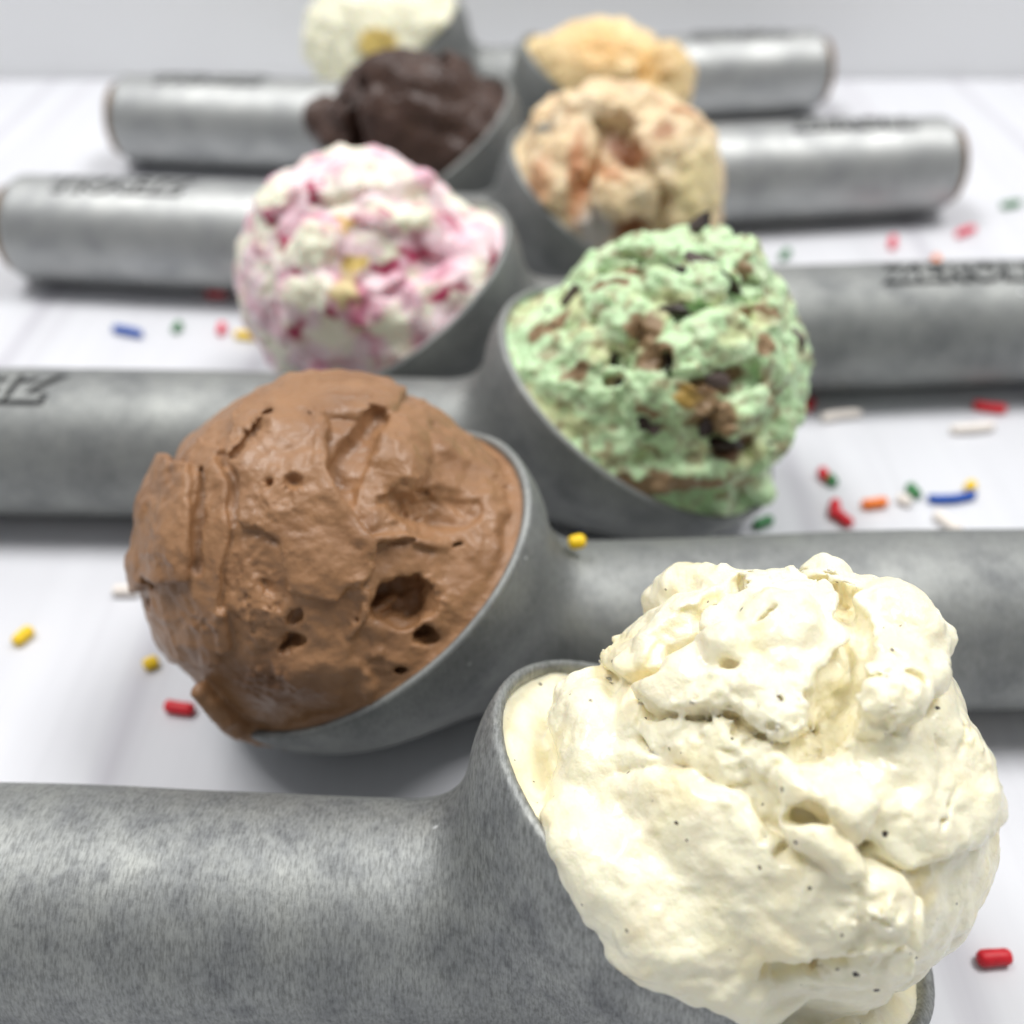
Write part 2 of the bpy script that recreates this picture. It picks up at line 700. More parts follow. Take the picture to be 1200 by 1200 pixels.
# ------------------------------------------------------------------ ice cream sculpting
EYE = np.array([0, 0, 139.2])
AX_R = np.array([1.0, 0, 0])
AX_U = np.array([0, math.sin(PITCH), math.cos(PITCH)])
AX_F = np.array([0, math.cos(PITCH), -math.sin(PITCH)])


class Ball:
    """a ball of ice cream; features are given on a flat sculpting chart wrapped over its near side"""

    def __init__(self, i, c, R, chart=(0, 0, 1.0)):
        M, org, rz = frame(i)
        self.bc = M @ BC + org
        self.n = M @ BN
        self.e1 = M @ np.array([math.cos(RIM_TILT), 0, math.sin(RIM_TILT)])
        self.c = np.array(c, float)
        self.R = R
        self.ox, self.oy, self.zoom = chart
        self.rel = (self.bc - self.c).astype(np.float32)
        self.w = unit(EYE - self.c)
        self.u = unit(np.cross([0, 0, 1], self.w))
        self.v = np.cross(self.w, self.u)

    def at(self, x, y, r=None):
        """chart point -> (point on ball, mm per chart unit)"""
        r = r or self.R
        px, py = self.ox + x / self.zoom - 600, self.oy + y / self.zoom - 600
        d = AX_F * 1250 + AX_R * px - AX_U * py
        d /= np.linalg.norm(d)
        o = EYE - self.c
        b = o @ d
        disc = b * b - (o @ o - r * r)
        t = -b - math.sqrt(disc) if disc > 0 else -b
        P = o + d * t
        P = P / np.linalg.norm(P) * r
        return P, (t * (d @ AX_F)) / 1250 / self.zoom

    def chart2(self, p):
        """wrap: directions -> azimuthal equidistant coordinates in mm"""
        p = p.astype(np.float32)
        r = np.linalg.norm(p, axis=1) + 1e-6
        a, b, c = (p @ self.u.astype(np.float32)), (p @ self.v.astype(np.float32)), (p @ self.w.astype(np.float32))
        th = np.arccos(np.clip(c / r, -1, 1))
        s = self.R * th / (np.sqrt(a * a + b * b) + 1e-6)
        return np.stack([a * s, b * s], 1)

    def lobe(self, p, x, y, rx, ry, th, rot=0, push=0.0):
        P, k = self.at(x, y)
        nrm = unit(P)
        P = P + nrm * push
        t1 = unit(np.cross(self.v, nrm))
        t2 = np.cross(nrm, t1)
        ca, sa = math.cos(math.radians(rot)), math.sin(math.radians(rot))
        e1, e2 = t1 * ca + t2 * sa, -t1 * sa + t2 * ca
        R = np.array([rx * k, ry * k, th], np.float32)
        if far_from(p, P, float(R.max())):
            return FAR
        q = p - P.astype(np.float32)
        out = np.sqrt((q * q).sum(1)) - R.max()
        m = out < 2.5
        q = q[m] @ np.stack([e1, e2, nrm], 1).astype(np.float32)
        k0 = np.sqrt(((q / R) ** 2).sum(1))
        k1 = np.sqrt(((q / (R * R)) ** 2).sum(1)) + 1e-6
        out[m] = k0 * (k0 - 1) / k1
        return out

    def line(self, p, pts, r, push=0.0):
        P = [self.at(x, y)[0] for x, y in pts]
        P = [q + unit(q) * push for q in P]
        mid = (np.min(P, 0) + np.max(P, 0)) / 2
        if far_from(p, mid, max(np.linalg.norm(q - mid) for q in P) + float(np.max(r))):
            return FAR
        best = None
        for k, (a, b) in enumerate(zip(P[:-1], P[1:])):
            a, b = a.astype(np.float32), b.astype(np.float32)
            ab = b - a
            t = np.clip(((p - a) @ ab) / (ab @ ab), 0, 1)
            ra = r if np.isscalar(r) else r[k] + (r[k + 1] - r[k]) * t
            d = np.linalg.norm(p - a - t[:, None] * ab, axis=1) - ra
            best = d if best is None else np.minimum(best, d)
        return best

    def poly(self, ab, pts):
        """signed distance to a chart polygon, ab = chart2 coordinates"""
        G = self.chart2(np.array([self.at(x, y)[0] for x, y in pts]))
        d = None
        sgn = np.ones(len(ab), bool)
        for a, b in zip(G, np.roll(G, -1, 0)):
            e = b - a
            w = ab - a
            t = np.clip((w @ e) / (e @ e), 0, 1)
            dd = ((w - t[:, None] * e) ** 2).sum(1)
            d = dd if d is None else np.minimum(d, dd)
            c1 = (ab[:, 1] >= a[1]) != (ab[:, 1] >= b[1])
            xi = a[0] + (ab[:, 1] - a[1]) / (e[1] if abs(e[1]) > 1e-6 else 1e-6) * e[0]
            sgn ^= c1 & (ab[:, 0] < xi)
        return np.where(sgn, np.sqrt(d), -np.sqrt(d))

    def layer(self, f, p, ab, pts, h, soft=0.5, k=0.3, grow=0.0):
        G = self.chart2(np.array([self.at(x, y)[0] for x, y in pts]))
        T = np.ascontiguousarray(ab.T)
        gap = np.maximum(T.min(1) - G.max(0), G.min(0) - T.max(1))
        if gap.max() > 5.0:
            return f
        pl = self.poly(ab, pts) + grow
        slabf = smax(pl, np.linalg.norm(p, axis=1) - self.R - h, soft)
        return smin(f, slabf, k)

    def spot(self, ab, x, y, rx, ry=None, rot=0):
        """soft elliptical distance on the chart: <1 inside"""
        P, k = self.at(x, y)
        g = self.chart2(P[None])[0]
        ry = ry or rx
        ca, sa = math.cos(math.radians(rot)), math.sin(math.radians(rot))
        d = ab - g
        a = (d[:, 0] * ca + d[:, 1] * sa) / (rx * k)
        b = (-d[:, 0] * sa + d[:, 1] * ca) / (ry * k)
        return np.sqrt(a * a + b * b)

    def fit_bowl(self, p, f, slack=0.4, rin=25.85, fill=None):
        """keep the part below the rim inside the bowl"""
        q = p - self.rel
        pl = q @ self.n.astype(np.float32)
        rq = bowl_r(q, self.e1)
        f = smax(f, np.minimum(-(pl - slack), rq - rin), 0.6)
        if fill is not None:            # melted cream lying against the inside of the bowl
            f = smin(f, np.maximum(rq - rin + 0.1, pl - fill), 1.6)
        return f

    def rim_roll(self, p, a0, a1, radii, up=1.0, inset=1.0):
        """cream swelling over a stretch of the rim; 0 deg = top of the rim at the handle"""
        e1 = self.e1
        e2 = np.cross(e1, self.n)
        if e2[1] > 0:
            e2 = -e2
        best = None
        for t, r in zip(np.linspace(a0, a1, len(radii)), radii):
            t = math.radians(t)
            P = self.rel + (RO - inset) * (math.cos(t) * ELONG * e1 + math.sin(t) * e2) + up * self.n
            d = np.linalg.norm(p - P.astype(np.float32), axis=1) - r
            best = d if best is None else smin(best, d, 4.0)
        return best

    def build(self, name, sdf, color, mat, h, label, pad=5.0, over=0.0):
        R = self.R + pad
        lo = np.minimum(-R, self.rel - 32 - over)
        hi = np.maximum(R, self.rel + 32 + over)
        lo[1:] = np.maximum(lo[1:], -R - over)
        hi[1:] = np.minimum(hi[1:], R + over)
        lo[2] = max(lo[2], -self.c[2])
        V, Q, _ = surface(sdf, lo, hi, h)
        C = color(V.astype(np.float32))
        o = link(name, mesh_from(name, V, Q, True, None, C), mat, None, self.c * MM)
        tag(o, label, 'ice cream')
        return o


# --- vanilla -------------------------------------------------------
VB = Ball(0, (31.6, 76, 35.5), 25.2, (550, 600, 1.846))
V_LAYERS = [
    # outline on the chart, height, edge rounding
    ([(820, 480), (900, 480), (990, 420), (1050, 380), (1110, 420), (1160, 560), (1190, 680), (1120, 745), (1000, 775), (955, 780),
      (880, 720), (850, 700), (800, 620), (760, 560)], -0.5, 1.6),
    ([(640, 1045), (800, 1000), (920, 915), (1000, 850), (990, 1000), (880, 1150), (560, 1180)], -0.6, 1.4),
    ([(160, 615), (260, 562), (420, 548), (540, 582), (590, 615), (640, 700), (720, 748), (800, 742), (850, 782), (880, 832), (935, 885),
      (895, 935), (800, 965), (720, 975), (640, 995), (540, 1150), (420, 1010), (310, 915), (205, 835), (185, 700)], 0.3, 2.2),
    ([(300, 300), (350, 360), (372, 400), (362, 450), (345, 490), (440, 545), (250, 565), (265, 460), (255, 400), (285, 330)], -0.2, 1.4),
    ([(370, 430), (470, 440), (640, 470), (715, 495), (722, 545), (600, 575), (540, 582), (430, 545), (350, 470)], -0.3, 1.0),
    ([(255, 260), (300, 190), (370, 130), (440, 80), (520, 60), (600, 105), (622, 130), (560, 205), (470, 255), (412, 292), (405, 335),
      (350, 362), (280, 335), (240, 300)], 1.1, 2.0),
    ([(545, 215), (610, 152), (690, 150), (770, 185), (805, 240), (818, 300), (800, 352), (757, 362), (752, 420), (722, 452), (716, 498),
      (640, 472), (560, 442), (470, 442), (378, 412), (368, 382), (420, 370), (440, 330), (490, 300), (500, 240)], 1.2, 1.5),
    ([(690, 140), (710, 105), (790, 95), (870, 135), (930, 150), (985, 210), (1005, 290), (1030, 365), (985, 415), (962, 470), (900, 482),
      (840, 472), (808, 420), (832, 340), (827, 260), (790, 190)], 1.5, 1.6),
]


def vanilla_rough(ab):
    b = VB
    rough = np.clip(1.3 - b.spot(ab, 590, 460, 190, 110, 10), 0, 1) + np.clip(1.3 - b.spot(ab, 870, 440, 120, 80), 0, 1)
    rough += np.clip(1.2 - b.spot(ab, 720, 1000, 160, 70), 0, 1) + np.clip(1.3 - b.spot(ab, 290, 300, 80, 150), 0, 1)
    rough += np.clip(1.2 - b.spot(ab, 700, 170, 300, 110), 0, 1) * 0.6 + np.clip(1.2 - b.spot(ab, 860, 880, 90, 120, -30), 0, 1)
    rough += np.clip(1.2 - b.spot(ab, 780, 480, 80, 140), 0, 1) * 0.7 + np.clip(1.2 - b.spot(ab, 1080, 520, 70, 200), 0, 1) * 0.4
    rough = np.clip(rough, 0.09, 1)
    return rough


def vanilla(p):
    b = VB
    q = warp(p, 7.5, 1.0, 1)
    q = warp(q, 2.6, 0.50, 5)
    q = warp(q, 1.0, 0.16, 8)
    ab = b.chart2(q)
    f = np.linalg.norm(q, axis=1) - (b.R - 2.4)
    L = lambda *a: b.lobe(q, *a)
    qc = warp(warp(q, 3.2, 1.1, 61), 1.2, 0.35, 67)
    H = lambda *a: b.lobe(qc, *a)
    S = lambda f, g, k=0.7: smax(f, -g, k)
    h1, h2 = noise(p / 5.0, 90), noise(p / 5.0, 95)
    for k, (pts, h, soft) in enumerate(V_LAYERS):
        f = b.layer(f, q, ab, pts, 1.5 * h + 0.6 * (math.cos(k * 2.1) * h1 + math.sin(k * 2.1) * h2), soft, 0.35)
    f = smin(f, L(175, 480, 85, 135, 4.6, -5, -1.2), 0.5)         # yellow piece by the rim
    f = smin(f, L(470, 165, 155, 62, 4.6, 32, -0.4), 0.6)         # crowns of the chunks
    f = smin(f, L(680, 255, 115, 95, 4.6, -20, -0.4), 0.6)
    f = smin(f, L(560, 300, 70, 60, 4.0, -20, -0.2), 0.6)
    f = smin(f, L(590, 390, 120, 50, 3.6, 10, -0.4), 0.6)
    f = smin(f, L(930, 250, 110, 130, 4.6, 35, -0.3), 0.6)
    f = smin(f, L(890, 425, 90, 55, 4.0, 10, 0.0), 0.5)
    f = smin(f, L(770, 125, 70, 45, 4.0, 0, -0.8), 0.5)
    f = smin(f, L(740, 610, 110, 55, 3.8, -20, -1.6), 0.4)
    f = smin(f, L(830, 650, 65, 80, 3.8, 0, -1.4), 0.4)
    f = smin(f, L(770, 720, 120, 55, 3.8, -25, -1.6), 0.4)
    f = smin(f, L(905, 870, 100, 75, 3.6, -40, -2.2), 0.5)
    f = smin(f, L(960, 900, 28, 62, 3.0, 10, -1.2), 0.4)
    f = smin(f, L(230, 610, 90, 45, 3.6, 20, -1.2), 0.6)
    f = S(f, H(788, 430, 58, 130, 6.5, -12, 0.0), 0.7)
    f = S(f, H(740, 515, 62, 36, 4.0, 0, -0.2), 0.7)
    f = S(f, H(607, 595, 46, 24, 3.6, -10, 0.2), 0.5)
    f = S(f, H(720, 648, 50, 20, 3.0, 20, 0.0), 0.5)
    f = S(f, H(700, 745, 40, 16, 2.4, 30, 0.2), 0.5)
    f = S(f, H(878, 735, 36, 25, 3.6, -20, -0.2), 0.4)
    f = S(f, H(992, 782, 28, 20, 3.4, 0, -0.8), 0.4)
    f = S(f, H(690, 1012, 80, 34, 4.0, 8, 0.2), 0.4)
    f = S(f, H(795, 985, 36, 20, 2.6, 10, 0.2), 0.4)
    f = S(f, H(400, 350, 46, 24, 3.6, 10, 1.0), 0.4)
    f = S(f, H(470, 290, 60, 20, 3.0, 25, 1.2), 0.5)
    f = S(f, H(560, 340, 26, 14, 1.8, 30, 1.6), 0.4)
    f = S(f, H(650, 265, 34, 14, 1.6, 30, 2.4), 0.6)
    f = S(f, H(650, 410, 60, 14, 1.8, -10, 1.0), 0.5)
    f = S(f, H(940, 400, 24, 16, 2.0, 0, 2.2), 0.4)
    f = S(f, H(940, 945, 50, 30, 3.4, 20, -0.6), 0.4)
    f = S(f, H(440, 875, 24, 11, 1.2, 0, 1.0), 0.5)
    f = S(f, b.line(qc, [(640, 115), (575, 200), (458, 268), (408, 325)], [1.3, 1.6, 1.5, 1.3], 0.6), 0.5)
    f = S(f, b.line(qc, [(690, 125), (795, 185), (828, 280), (810, 350)], [1.3, 1.5, 1.8, 2.0], 0.6), 0.5)
    f = S(f, b.line(qc, [(985, 412), (1030, 460), (1042, 530)], 0.9, -0.1), 0.3)
    f = S(f, b.line(qc, [(264, 380), (272, 460), (254, 575)], 1.2, 0.0), 0.6)
    f = S(f, b.line(qc, [(370, 425), (440, 450), (560, 455), (640, 480)], 0.8, 0.5), 0.4)
    f = S(f, b.line(qc, [(350, 480), (430, 545), (530, 578), (590, 610), (640, 690)], 0.9, 0.0), 0.4)
    f = S(f, b.line(qc, [(900, 490), (950, 560), (950, 680)], 0.45, -0.2), 0.7)
    f = S(f, b.line(qc, [(1070, 430), (1080, 560), (1030, 690)], 0.45, -0.3), 0.7)
    f = S(f, b.line(qc, [(850, 700), (905, 770), (960, 800)], 0.6, 0.0), 0.5)
    # torn, crumbly zones and melted smooth ones
    rough = vanilla_rough(ab)
    n1 = fbm(p, 2.6, 3, 9, 0.62)
    f = f + rough * (0.45 * n1 + 0.42 * sstep(n1, -0.10, 0.10) - 0.2 + 0.36 * (np.abs(noise(p / 1.1, 33)) - 0.25)) + 0.26 * noise(p / 3.4, 21)
    # pulled in towards the rim where it does not run over
    g = p - b.rel
    up = g @ b.n.astype(np.float32)
    inpl = np.sqrt(np.maximum(bowl_r(g, b.e1) ** 2 - up * up, 0))
    f = smax(f, np.where(up < 11, inpl - 24.0 - 0.55 * np.maximum(up - 1.0, 0), -9), 1.5)
    f = smin(f, b.rim_roll(q, -12, 20, [3.6, 4.8, 4.6], 5.2, 8.0), 0.5)      # smooth yellowish piece leaning on the rim
    f = smax(f, -b.line(qc, [(268, 340), (275, 420), (268, 500), (250, 580)], [0.8, 1.3, 1.3, 0.8], -0.6), 0.6)
    f = smin(f, b.rim_roll(q, 26, 66, [3.0, 4.6, 5.6, 6.0], 1.0, 6.6), 2.5)
    f = b.fit_bowl(p, f, 0.0, 25.85, -1.6 + 0.8 * noise(p / 5.0, 77))
    # overflow that has run over the rim
    run = b.rim_roll(q, 33, 92, [1.2, 2.6, 3.3, 3.8, 3.8, 3.5, 2.6, 1.4], 0.8, 2.4)
    f = smin(f, run + 0.3 * noise(p / 2.4, 4), 3.0)
    return f


def vanilla_col(V):
    b = VB
    c = np.ones((len(V), 4))
    c[:, :3] = lin((253, 245, 216))
    n1 = fbm(V, 9, 3, 12)
    c[:, :3] += (lin((253, 233, 178)) - c[:, :3]) * (sstep(n1, 0.0, 0.7) * 0.45)[:, None]
    # freshly torn, icy faces are dull, smeared and melted ones are wet
    c[:, 3] = np.clip(1.0 - 1.3 * vanilla_rough(b.chart2(V)), 0.05, 1) * sstep(noise(V / 5.0, 55), -0.5, 0.4)
    return c


M_VAN = icecream_mat('vanilla_ice_cream', 0.40, 0.45, (1.0, 0.80, 0.45), 0.0016, 0.00022,
                     speck=((0.035, 0.025, 0.02), 420, 0.11, 0.30), wet=0.7)
VB.build('vanilla_ice_cream', vanilla, vanilla_col, M_VAN, 0.30,
         'creamy white vanilla ice cream with tiny black specks, melting over its dipper rim', pad=4.5, over=5.0)

# --- chocolate -----------------------------------------------------
CB = Ball(1, (-28.2, 126, 29.2), 28.4, (120, 400, 2.143))


def chocolate(p):
    b = CB
    q = warp(p, 6.0, 0.8, 11)
    q = warp(q, 2.0, 0.28, 15)
    q = warp(q, 0.9, 0.10, 18)
    ab = b.chart2(q)
    r = np.linalg.norm(q, axis=1)
    qc = warp(warp(q, 3.0, 0.9, 63), 1.1, 0.3, 69)
    H = lambda *a: b.lobe(qc, *a)
    f = r - b.R + 0.5
    f = smin(f, b.rim_roll(q, -35, 80, [3.0, 4.0, 4.6, 4.8, 4.8, 4.2, 3.4], -0.6, 6.2), 6.0)
    L = lambda *a: b.lobe(q, *a)
    S = lambda f, g, k=0.5: smax(f, -g, k)
    f = b.layer(f, q, ab, [(240, 255), (300, 270), (326, 340), (328, 450), (300, 560), (300, 810), (170, 800), (60, 640), (60, 500)], 0.5, 0.5)
    f = b.layer(f, q, ab, [(330, 180), (420, 120), (545, 80), (565, 200), (548, 300), (575, 400), (660, 500), (665, 560), (590, 650), (470, 630), (465, 500), (335, 460)], 0.9, 0.7)
    f = b.layer(f, q, ab, [(500, 40), (790, 60), (765, 125), (735, 175), (640, 195), (548, 185)], 0.8, 1.4)
    f = b.layer(f, q, ab, [(20, 250), (150, 290), (236, 320), (240, 450), (232, 605), (130, 598), (40, 650)], 1.8, 0.6, 0.2)
    f = smin(f, L(760, 260, 90, 130, 3.0, -25, -1.6), 0.9)
    f = smin(f, L(930, 300, 120, 60, 2.6, -35, -1.6), 0.9)
    f = smin(f, L(560, 830, 130, 110, 2.6, 0, -1.9), 1.0)
    f = smin(f, L(665, 865, 30, 60, 1.6, 5, 0.0), 0.4)
    f = smin(f, L(520, 560, 90, 90, 2.0, 0, -1.2), 1.0)
    # ridges, curls
    f = smin(f, b.line(q, [(545, 190), (552, 300), (578, 390), (620, 455), (668, 505), (672, 560), (640, 610)], [1.0, 1.0, 1.1, 1.1, 1.0, 0.8, 0.5], 0.5), 0.7)
    f = smin(f, b.line(q, [(690, 495), (760, 490), (830, 505), (900, 515)], 0.6, 0.1), 0.8)
    f = smin(f, b.line(q, [(455, 480), (465, 560), (475, 600)], 0.3, 0.5), 0.5)
    f = smin(f, b.line(q, [(480, 490), (530, 495)], 0.5, 0.5), 0.4)
    f = smin(f, b.line(q, [(620, 610), (660, 640), (655, 700), (625, 740)], 0.55, 0.0), 0.7)
    f = smin(f, b.line(q, [(160, 700), (200, 690), (250, 720), (290, 700)], 0.5, 0.2), 0.8)
    f = smin(f, b.line(q, [(300, 690), (305, 780)], 0.8, 0.1), 0.6)
    # grooves and pits
    f = S(f, b.line(q, [(690, 190), (640, 260), (608, 330), (610, 390)], [1.4, 2.4, 2.4, 1.2], -0.3), 0.8)
    f = S(f, b.line(q, [(252, 330), (250, 440), (243, 575)], [0.7, 1.1, 0.8], 0.1), 0.25)
    f = S(f, b.line(q, [(305, 285), (330, 345), (332, 450)], 1.0, 0.1), 0.4)
    f = S(f, b.line(q, [(345, 290), (395, 215), (420, 190)], 1.0, 0.1), 0.4)
    f = S(f, H(820, 410, 150, 66, 2.8, -12, 0.3), 0.8)
    f = S(f, L(712, 398, 24, 20, 1.6, 0, 0.2), 0.4)
    f = S(f, L(838, 405, 20, 18, 1.6, 0, -0.3), 0.4)
    f = S(f, H(755, 655, 88, 66, 8.0, 8, 0.4), 0.6)
    f = S(f, H(800, 730, 30, 28, 3.0, 0, -0.4), 0.5)
    f = S(f, H(745, 815, 24, 20, 2.2, 0, -0.3), 0.5)
    f = S(f, H(487, 693, 34, 20, 2.6, 12, 0.2), 0.4)
    f = S(f, H(472, 765, 40, 17, 3.0, 18, 0.2), 0.4)
    f = S(f, L(126, 606, 16, 18, 2.0, 0, 0.8), 0.3)
    f = S(f, L(122, 655, 16, 18, 1.4, 0, 0.3), 0.3)
    f = S(f, L(840, 200, 22, 12, 1.4, 20, 0.3), 0.4)
    f = S(f, L(1020, 335, 26, 10, 1.2, 20, 0.3), 0.4)
    f = S(f, L(425, 360, 16, 14, 1.2, 0, 0.6), 0.4)
    f = S(f, L(492, 355, 26, 22, 1.3, 0, 0.7), 0.4)
    f = S(f, L(745, 500, 45, 8, 1.4, 5, 0.2), 0.3)
    f = S(f, L(885, 508, 26, 7, 1.2, 5, 0.2), 0.3)
    f = smin(f, L(735, 690, 45, 14, 1.2, 20, -4.6), 0.8)
    f = smin(f, L(745, 765, 75, 14, 1.2, 8, -0.6), 0.8)
    # porous strip and crumbs
    rough = np.clip(1.25 - b.spot(ab, 385, 660, 75, 170, 0), 0, 1) + np.clip(1.25 - b.spot(ab, 450, 400, 90, 70), 0, 1) * 0.8
    rough += np.clip(1.2 - b.spot(ab, 790, 400, 110, 70, -10), 0, 1) + np.clip(1.2 - b.spot(ab, 400, 860, 110, 60), 0, 1)
    rough += np.clip(1.2 - b.spot(ab, 380, 230, 90, 70), 0, 1) * 0.7
    rough += np.clip(1.2 - b.spot(ab, 560, 220, 60, 90), 0, 1) * 0.5 + np.clip(1.2 - b.spot(ab, 640, 660, 50, 90), 0, 1) * 0.7
    rough = np.clip(rough + 0.5 * sstep(noise(p / 6.0, 71), 0.25, 0.6), 0.05, 1)
    pores = -np.abs(noise(p / 1.15, 41)) * 1.6 + 0.5
    tn = fbm(p, 2.8, 3, 45, 0.6)
    f = f - rough * (0.46 * pores + 0.30 * fbm(p, 1.5, 2, 44) - 0.4 * sstep(tn, -0.08, 0.08) + 0.2)
    f = f + 0.05 * tn
    f = f + 0.12 * noise(p / 3.0, 47)
    f = b.fit_bowl(p, f, 0.3, 25.85, -0.6)
    # a drooping lip over the low end of the rim
    lip = b.line(q, [(262, 860), (325, 930), (390, 985), (450, 1028)], [1.3, 1.6, 1.3, 0.7], 1.4)
    f = smin(f, lip, 1.6)
    return f


def chocolate_col(V):
    c = np.tile(lin((156, 116, 81)), (len(V), 1))
    n1 = fbm(V, 8, 3, 52)
    c += (lin((128, 91, 61)) - c) * (sstep(n1, -0.2, 0.7) * 0.5)[:, None]
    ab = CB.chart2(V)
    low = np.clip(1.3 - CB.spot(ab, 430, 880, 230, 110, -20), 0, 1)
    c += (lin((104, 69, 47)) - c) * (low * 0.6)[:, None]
    return c


M_CHO = icecream_mat('chocolate_ice_cream', 0.42, 0.2, (1.0, 0.7, 0.5), 0.0008, 0.00022, wet=0.12)
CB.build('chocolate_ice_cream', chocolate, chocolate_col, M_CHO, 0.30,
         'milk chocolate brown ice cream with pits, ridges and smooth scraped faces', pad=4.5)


# --- the softer, farther ones --------------------------------------
def lumpy(b, lobes, cuts, amp, size, base=-1.5, k=1.0, wp=0.8, fine=0.15, seed=60, fill=-3.0, lines=()):
    def sdf(p):
        q = warp(p, 6.0, wp, seed)
        q = warp(q, 2.2, wp * 0.35, seed + 4)
        f = np.linalg.norm(q, axis=1) - b.R - base
        for l in lobes:
            f = smin(f, b.lobe(q, *l), k)
        for l in cuts:
            f = smax(f, -b.lobe(q, *l), 0.9)
        n1 = fbm(p, size, 3, seed + 8, 0.55)
        f = f + amp * n1 + amp * 0.8 * (sstep(n1, -0.12, 0.12) - 0.5) + fine * noise(p / 1.1, seed + 12)
        for l in lines:
            f = smax(f, -b.line(q, *l), 0.8)
        f = smin(f, b.rim_roll(q, -45, 85, [3.0, 4.0, 4.8, 5.0, 5.0, 4.4, 3.6], -0.8, 6.4), 5.0)
        f = smin(f, b.rim_roll(q, 120, 240, [3.0, 3.6, 4.0, 3.6, 3.0], 1.2, 3.4), 3.0)
        return b.fit_bowl(p, f, 0.5, 25.85, fill + 0.5 * noise(p / 4.0, seed + 15))
    return sdf


def paint(b, base, spots, mottles=(), seed=80, wp=1.2, edge=(1.1, 0.75), veins=()):
    def col(V):
        q = warp(V, 2.6, wp, seed)
        ab = b.chart2(q)
        c = np.tile(lin(base), (len(V), 1))
        for colr, size, lo, hi, amt in mottles:
            n = fbm(V, size, 3, seed + int(size * 7))
            c += (lin(colr) - c) * (sstep(n, lo, hi) * amt)[:, None]
        for colr, size, w0, w1, amt in veins:            # ripples of sauce: thin sheets through the volume
            n = np.abs(noise(warp(V, size, size * 0.35, seed + 5) / size, seed + int(size)))
            part = sstep(noise(V / 9.0, seed + 9), -0.15, 0.35)
            c += (lin(colr) - c) * ((1 - sstep(n, w0, w1)) * part * amt)[:, None]
        for colr, x, y, rx, ry, rot in spots:
            m = 1 - sstep(b.spot(ab, x, y, rx, ry, rot), edge[1], edge[0])
            c += (lin(colr) - c) * m[:, None]
        return c
    return col


# mint
MB = Ball(2, (29.6, 176.5, 31.8), 27.8, (540, 230, 2.727))
mint_lobes = [(560, 420, 130, 120, 3, 0, -1.2), (720, 280, 180, 80, 3, 10, -0.6), (880, 180, 110, 130, 3, 20, -0.6),
              (820, 440, 140, 100, 3, 0, -1.0), (1010, 480, 100, 150, 3, 0, -1.2), (400, 560, 130, 150, 3, 0, -1.0),
              (600, 620, 110, 110, 3, 0, -1.2), (470, 720, 120, 130, 3, 0, -1.4), (720, 640, 130, 90, 3, 0, -1.4),
              (900, 700, 110, 80, 3, 30, -1.0), (480, 330, 130, 90, 3, 30, -1.0), (560, 190, 140, 60, 3, 15, -0.8),
              (340, 420, 90, 120, 3, 0, -1.3), (720, 890, 220, 70, 3, 10, -1.6), (1000, 800, 60, 150, 3, -35, -1.6),
              (700, 500, 90, 70, 3, 0, -0.9), (760, 530, 80, 60, 3, 0, -0.9)]
mint_cuts = [(483, 520, 22, 40, 2.4, 0, 0.3), (500, 590, 26, 34, 2.2, -30, 0.3), (670, 530, 24, 45, 2, 10, 0.3),
             (640, 230, 130, 18, 2.0, -6, 0.6), (880, 290, 80, 14, 1.8, -40, 0.6), (800, 345, 150, 16, 1.6, 5, 0.5),
             (560, 470, 20, 90, 1.6, -10, 0.3), (840, 590, 120, 22, 1.8, 10, 0.2), (640, 760, 60, 30, 1.6, 20, 0.2)]
BR = (150, 124, 92)
mint_spots = [(BR, 590, 430, 60, 60, 0), (BR, 620, 520, 55, 50, 20), (BR, 400, 560, 55, 28, 20), ((170, 140, 70), 730, 640, 70, 35, 0),
              ((120, 92, 60), 840, 590, 110, 42, 15), (BR, 800, 700, 90, 80, 0), ((165, 150, 110), 960, 900, 120, 60, 40),
              (BR, 700, 900, 160, 50, 0), (BR, 900, 240, 50, 30, 0), (BR, 960, 480, 40, 40, 0), (BR, 560, 245, 110, 18, 5),
              (BR, 330, 400, 70, 26, 40), (BR, 280, 450, 40, 40, 0), ((110, 82, 58), 880, 800, 100, 40, 10), (BR, 480, 300, 70, 14, 15),
              (BR, 540, 900, 100, 60, 0), (BR, 1000, 640, 70, 26, 20), (BR, 600, 690, 50, 20, 0), (BR, 960, 370, 90, 20, -10)]
M_MINT = icecream_mat('mint_ice_cream', 0.42, 0.45, (1.0, 1.0, 0.9), 0.0012, 0.00016)
mint = MB.build('mint_ice_cream', lumpy(MB, mint_lobes, mint_cuts, 0.55, 3.6, -1.6, 0.8, 1.2, 0.22, 60, -1.2),
                paint(MB, (202, 232, 186), mint_spots, [((220, 238, 200), 6, 0.1, 0.7, 0.8), ((214, 214, 160), 8, 0.1, 0.6, 0.7), (BR, 3.4, 0.2, 0.6, 0.7), (BR, 1.7, 0.15, 0.5, 0.45)], 82, 1.4),
                M_MINT, 0.42, 'mint green ice cream with dark chocolate chips and brown mottling')
M_CHIP = plain_mat('dark_chocolate_chip', (44, 30, 26), 0.4)
M_CHIP2 = plain_mat('bloomed_chocolate_chip', (88, 74, 70), 0.5)


def shard(name, size, seed):
    import bmesh
    rs = np.random.RandomState(seed)
    bm = bmesh.new()
    pts = rs.uniform(-1, 1, (11, 3))
    pts /= np.maximum(np.abs(pts).max(1), 0.7)[:, None]
    for q in pts:
        bm.verts.new(q * np.array(size) * MM)
    bmesh.ops.convex_hull(bm, input=bm.verts[:])
    for v in [v for v in bm.verts if not v.link_faces]:
        bm.verts.remove(v)
    bmesh.ops.bevel(bm, geom=bm.edges[:], offset=0.12 * MM, segments=1, affect='EDGES')
    me = bpy.data.meshes.new(name)
    bm.to_mesh(me)
    bm.free()
    return me


